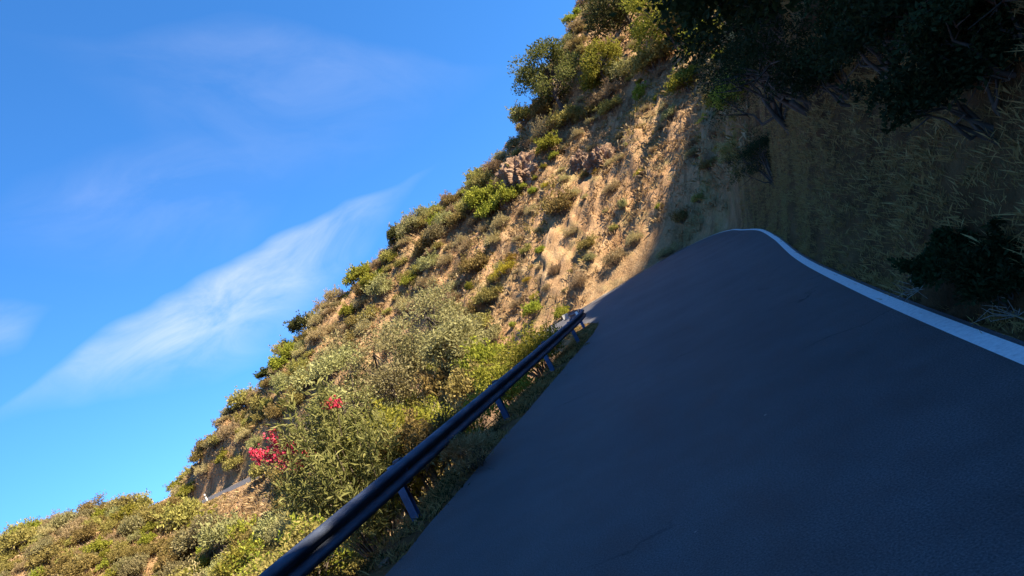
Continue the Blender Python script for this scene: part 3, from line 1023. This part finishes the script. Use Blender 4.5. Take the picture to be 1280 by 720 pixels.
# ------------------------------------------------------------------ the shaded bank on the right
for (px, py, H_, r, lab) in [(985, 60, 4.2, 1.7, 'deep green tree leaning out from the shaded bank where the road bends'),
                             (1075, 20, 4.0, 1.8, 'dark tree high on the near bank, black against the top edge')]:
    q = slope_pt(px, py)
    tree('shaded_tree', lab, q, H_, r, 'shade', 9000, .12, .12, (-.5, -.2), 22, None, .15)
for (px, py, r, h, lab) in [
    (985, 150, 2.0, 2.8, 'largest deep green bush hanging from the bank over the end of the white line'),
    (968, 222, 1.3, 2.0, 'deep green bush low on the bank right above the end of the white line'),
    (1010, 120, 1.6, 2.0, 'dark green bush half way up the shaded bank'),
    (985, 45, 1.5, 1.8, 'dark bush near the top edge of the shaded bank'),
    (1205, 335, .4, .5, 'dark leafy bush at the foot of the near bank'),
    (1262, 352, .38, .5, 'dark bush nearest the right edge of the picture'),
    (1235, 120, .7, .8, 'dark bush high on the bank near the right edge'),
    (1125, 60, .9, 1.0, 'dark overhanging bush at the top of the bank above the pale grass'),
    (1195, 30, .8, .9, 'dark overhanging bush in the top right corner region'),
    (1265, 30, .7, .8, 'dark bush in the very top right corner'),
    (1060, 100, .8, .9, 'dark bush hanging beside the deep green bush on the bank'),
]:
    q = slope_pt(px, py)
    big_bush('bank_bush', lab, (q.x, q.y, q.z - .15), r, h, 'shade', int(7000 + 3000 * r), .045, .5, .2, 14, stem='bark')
for (px, py, lab) in [(1150, 362, 'tuft of pale dead twigs at the foot of the shaded bank'),
                      (1262, 100, 'spray of pale dead twigs high on the shaded bank'),
                      (1272, 395, 'pale dead twigs by the white line at the right edge')]:
    q = slope_pt(px, py); ts = []
    for i in range(16):
        d = unit(1)[0]; d[2] = abs(d[2]) * .7 + .1
        ts.append(tube([np.zeros(3), d * .13 + rng.normal(size=3) * .03, d * .26 + rng.normal(size=3) * .04 + np.array([0, 0, -.05])], [.0035, .0025, .001], 4))
    tag(obj('dead_twigs', np_mesh('dead_twigs', *merge(ts), [M['pale_twig']]), None), lab, 'twigs').location = q

# ------------------------------------------------------------------ small stones at the road edge
for i, (px, py, s_, lab) in enumerate([(482, 706, .05, 'dark stone on the verge at the bottom of the picture'), (527, 655, .03, 'small dark stone at the foot of the blue post'),
                                       (735, 432, .07, 'stone on the verge near the far end of the guardrail')]):
    q = slope_pt(px, py); rock('verge_stone', lab, (q.x, q.y, q.z + s_ * .4), s_ * 1.3, s_, s_ * .8, i * 3.1, 'stone')
for i, (px, py, lab) in enumerate([(868, 666, 'pale fallen leaf alone in the middle of the road'), (1248, 628, 'pale fallen leaf on the road near the right edge'), (955, 520, 'pale fallen leaf further up the road')]):
    d = ray(px, py); q = CAM + d * ((.012 - CAM.z) / d.z)
    v_, f_ = leaves(np.zeros((1, 3)), .035, .6, .0, np.array([[.8, .5, .02]]))
    v_[:, 2] = v_[:, 2] * .15
    tag(obj('fallen_leaf', np_mesh('fallen_leaf', v_, f_, [M['pale_twig']])), lab, 'leaf').location = q

# ------------------------------------------------------------------ world, sun, view
S_AZ, S_EL = R(111), R(43)
sdir = Vector((math.sin(S_AZ) * math.cos(S_EL), math.cos(S_AZ) * math.cos(S_EL), math.sin(S_EL)))
sl_ = bpy.data.lights.new('sun', 'SUN'); sl_.energy = 5.0; sl_.angle = R(.53); sl_.color = (1, .89, .72)
so = bpy.data.objects.new('sun', sl_); COL.objects.link(so)
so.rotation_euler = sdir.to_track_quat('Z', 'Y').to_euler(); so.location = (30, -20, 60)
w = bpy.data.worlds.new('World'); SC.world = w; w.use_nodes = True
nt = w.node_tree; nt.nodes.clear()
sky = N(nt, 'ShaderNodeTexSky'); sky.sky_type = 'NISHITA'; sky.sun_disc = False
sky.sun_elevation = S_EL; sky.sun_rotation = S_AZ; sky.altitude = 2500; sky.air_density = 1.0; sky.dust_density = 0.0; sky.ozone_density = 5.0
bg = N(nt, 'ShaderNodeBackground'); bg.inputs[1].default_value = .138
# thin cirrus, laid out by direction in the sky
tc = N(nt, 'ShaderNodeTexCoord'); D_ = tc.outputs['Generated']


def dotv(v):
    n = N(nt, 'ShaderNodeVectorMath', _operation='DOT_PRODUCT'); L(nt, D_, n.inputs[0]); n.inputs[1].default_value = v
    return n.outputs['Value']


def basis(a, b):
    d1, d2 = ray(*a), ray(*b)
    c0 = (d1 + d2).normalized(); n = d1.cross(d2).normalized(); tt = n.cross(c0).normalized()
    half = math.tan(math.acos(max(-1, min(1, d1.dot(d2)))) / 2)
    return c0, tt, n, half


def streak_mask(a, b, wlo, whi, nscale, seed, thr=(.35, .75), taper=True, wide_at=-.3):
    """cirrus streak between two directions; wlo/whi = softness below/above its axis (in tangent units)"""
    c0, tt, n, half = basis(a, b)
    cc = math_(nt, 'MAXIMUM', dotv(c0), .05)
    u = math_(nt, 'DIVIDE', math_(nt, 'DIVIDE', dotv(tt), cc), half)      # -1..1 along
    v = math_(nt, 'DIVIDE', dotv(n), cc)                                  # across
    cv = N(nt, 'ShaderNodeCombineXYZ'); L(nt, math_(nt, 'MULTIPLY', u, half), cv.inputs[0]); L(nt, v, cv.inputs[1]); cv.inputs[2].default_value = seed
    wob = math_(nt, 'MULTIPLY', math_(nt, 'SUBTRACT', noise(nt, cv.outputs[0], 3.0, 3), .5), .10)
    v2 = math_(nt, 'ADD', v, wob)
    mr = N(nt, 'ShaderNodeMapRange', _interpolation_type='SMOOTHSTEP'); L(nt, math_(nt, 'ABSOLUTE', math_(nt, 'SUBTRACT', u, wide_at)), mr.inputs[0])
    mr.inputs[1].default_value = .1; mr.inputs[2].default_value = 1.15; mr.inputs[3].default_value = 1; mr.inputs[4].default_value = 0
    wid = mr.outputs[0]
    up_ = math_(nt, 'DIVIDE', math_(nt, 'MAXIMUM', v2, 0.0), math_(nt, 'ADD', math_(nt, 'MULTIPLY', wid, whi), .004))
    dn_ = math_(nt, 'DIVIDE', math_(nt, 'MAXIMUM', math_(nt, 'MULTIPLY', v2, -1.0), 0.0), math_(nt, 'ADD', math_(nt, 'MULTIPLY', wid, wlo), .004))
    body = math_(nt, 'SUBTRACT', 1.0, math_(nt, 'ADD', up_, dn_), clamp=True)
    body = math_(nt, 'MULTIPLY', math_(nt, 'SMOOTH_MIN', body, .8, .3), wid)
    mp = N(nt, 'ShaderNodeMapping'); mp.inputs['Scale'].default_value = (1, 2.0, 1); mp.inputs['Rotation'].default_value = (0, 0, R(-22)); L(nt, cv.outputs[0], mp.inputs[0])
    fib = ramp(nt, [(thr[0], 0.12), (thr[1], 1.0)], noise(nt, mp.outputs[0], nscale, 9, .62, .7))
    return math_(nt, 'MULTIPLY', body, fib)


m1 = math_(nt, 'MULTIPLY', streak_mask((70, 468), (590, 182), .022, .125, 6.0, 1.0, (.30, .68)), .66)
m2 = math_(nt, 'MULTIPLY', streak_mask((-150, 20), (545, 85), .035, .20, 4.5, 4.0, (.36, .80), wide_at=.35), .14)
m3 = math_(nt, 'MULTIPLY', streak_mask((-100, 290), (420, 180), .05, .14, 5.0, 9.0, (.40, .80), wide_at=0), .14)
m4 = math_(nt, 'MULTIPLY', streak_mask((-80, 420), (60, 380), .03, .05, 6.0, 14.0, (.3, .8), wide_at=0), .4)
mm = math_(nt, 'ADD', math_(nt, 'ADD', m1, m2), math_(nt, 'ADD', m3, m4), clamp=True)
cloudc = (3.3, 3.3, 3.7)
hs = N(nt, 'ShaderNodeHueSaturation'); hs.inputs['Saturation'].default_value = 1.2; L(nt, sky.outputs[0], hs.inputs['Color'])
sx = N(nt, 'ShaderNodeSeparateXYZ'); L(nt, D_, sx.inputs[0]); cb = N(nt, 'ShaderNodeCombineXYZ')
L(nt, sx.outputs[0], cb.inputs[0]); L(nt, sx.outputs[1], cb.inputs[1])
L(nt, math_(nt, 'ADD', math_(nt, 'MULTIPLY', math_(nt, 'MAXIMUM', sx.outputs[2], 0.0), .8), .23), cb.inputs[2])
vn = N(nt, 'ShaderNodeVectorMath', _operation='NORMALIZE'); L(nt, cb.outputs[0], vn.inputs[0]); L(nt, vn.outputs[0], sky.inputs[0])
L(nt, mix(nt, mm, hs.outputs[0], cloudc), bg.inputs[0])
o = N(nt, 'ShaderNodeOutputWorld'); L(nt, bg.outputs[0], o.inputs[0])
SC.view_settings.view_transform = 'Standard'; SC.view_settings.look = 'None'
SC.view_settings.exposure = 1.46; SC.view_settings.gamma = 1; SC.view_settings.use_curve_mapping = False
SC.cycles.max_bounces = 6; SC.cycles.diffuse_bounces = 3; SC.cycles.transmission_bounces = 3; SC.cycles.transparent_max_bounces = 4
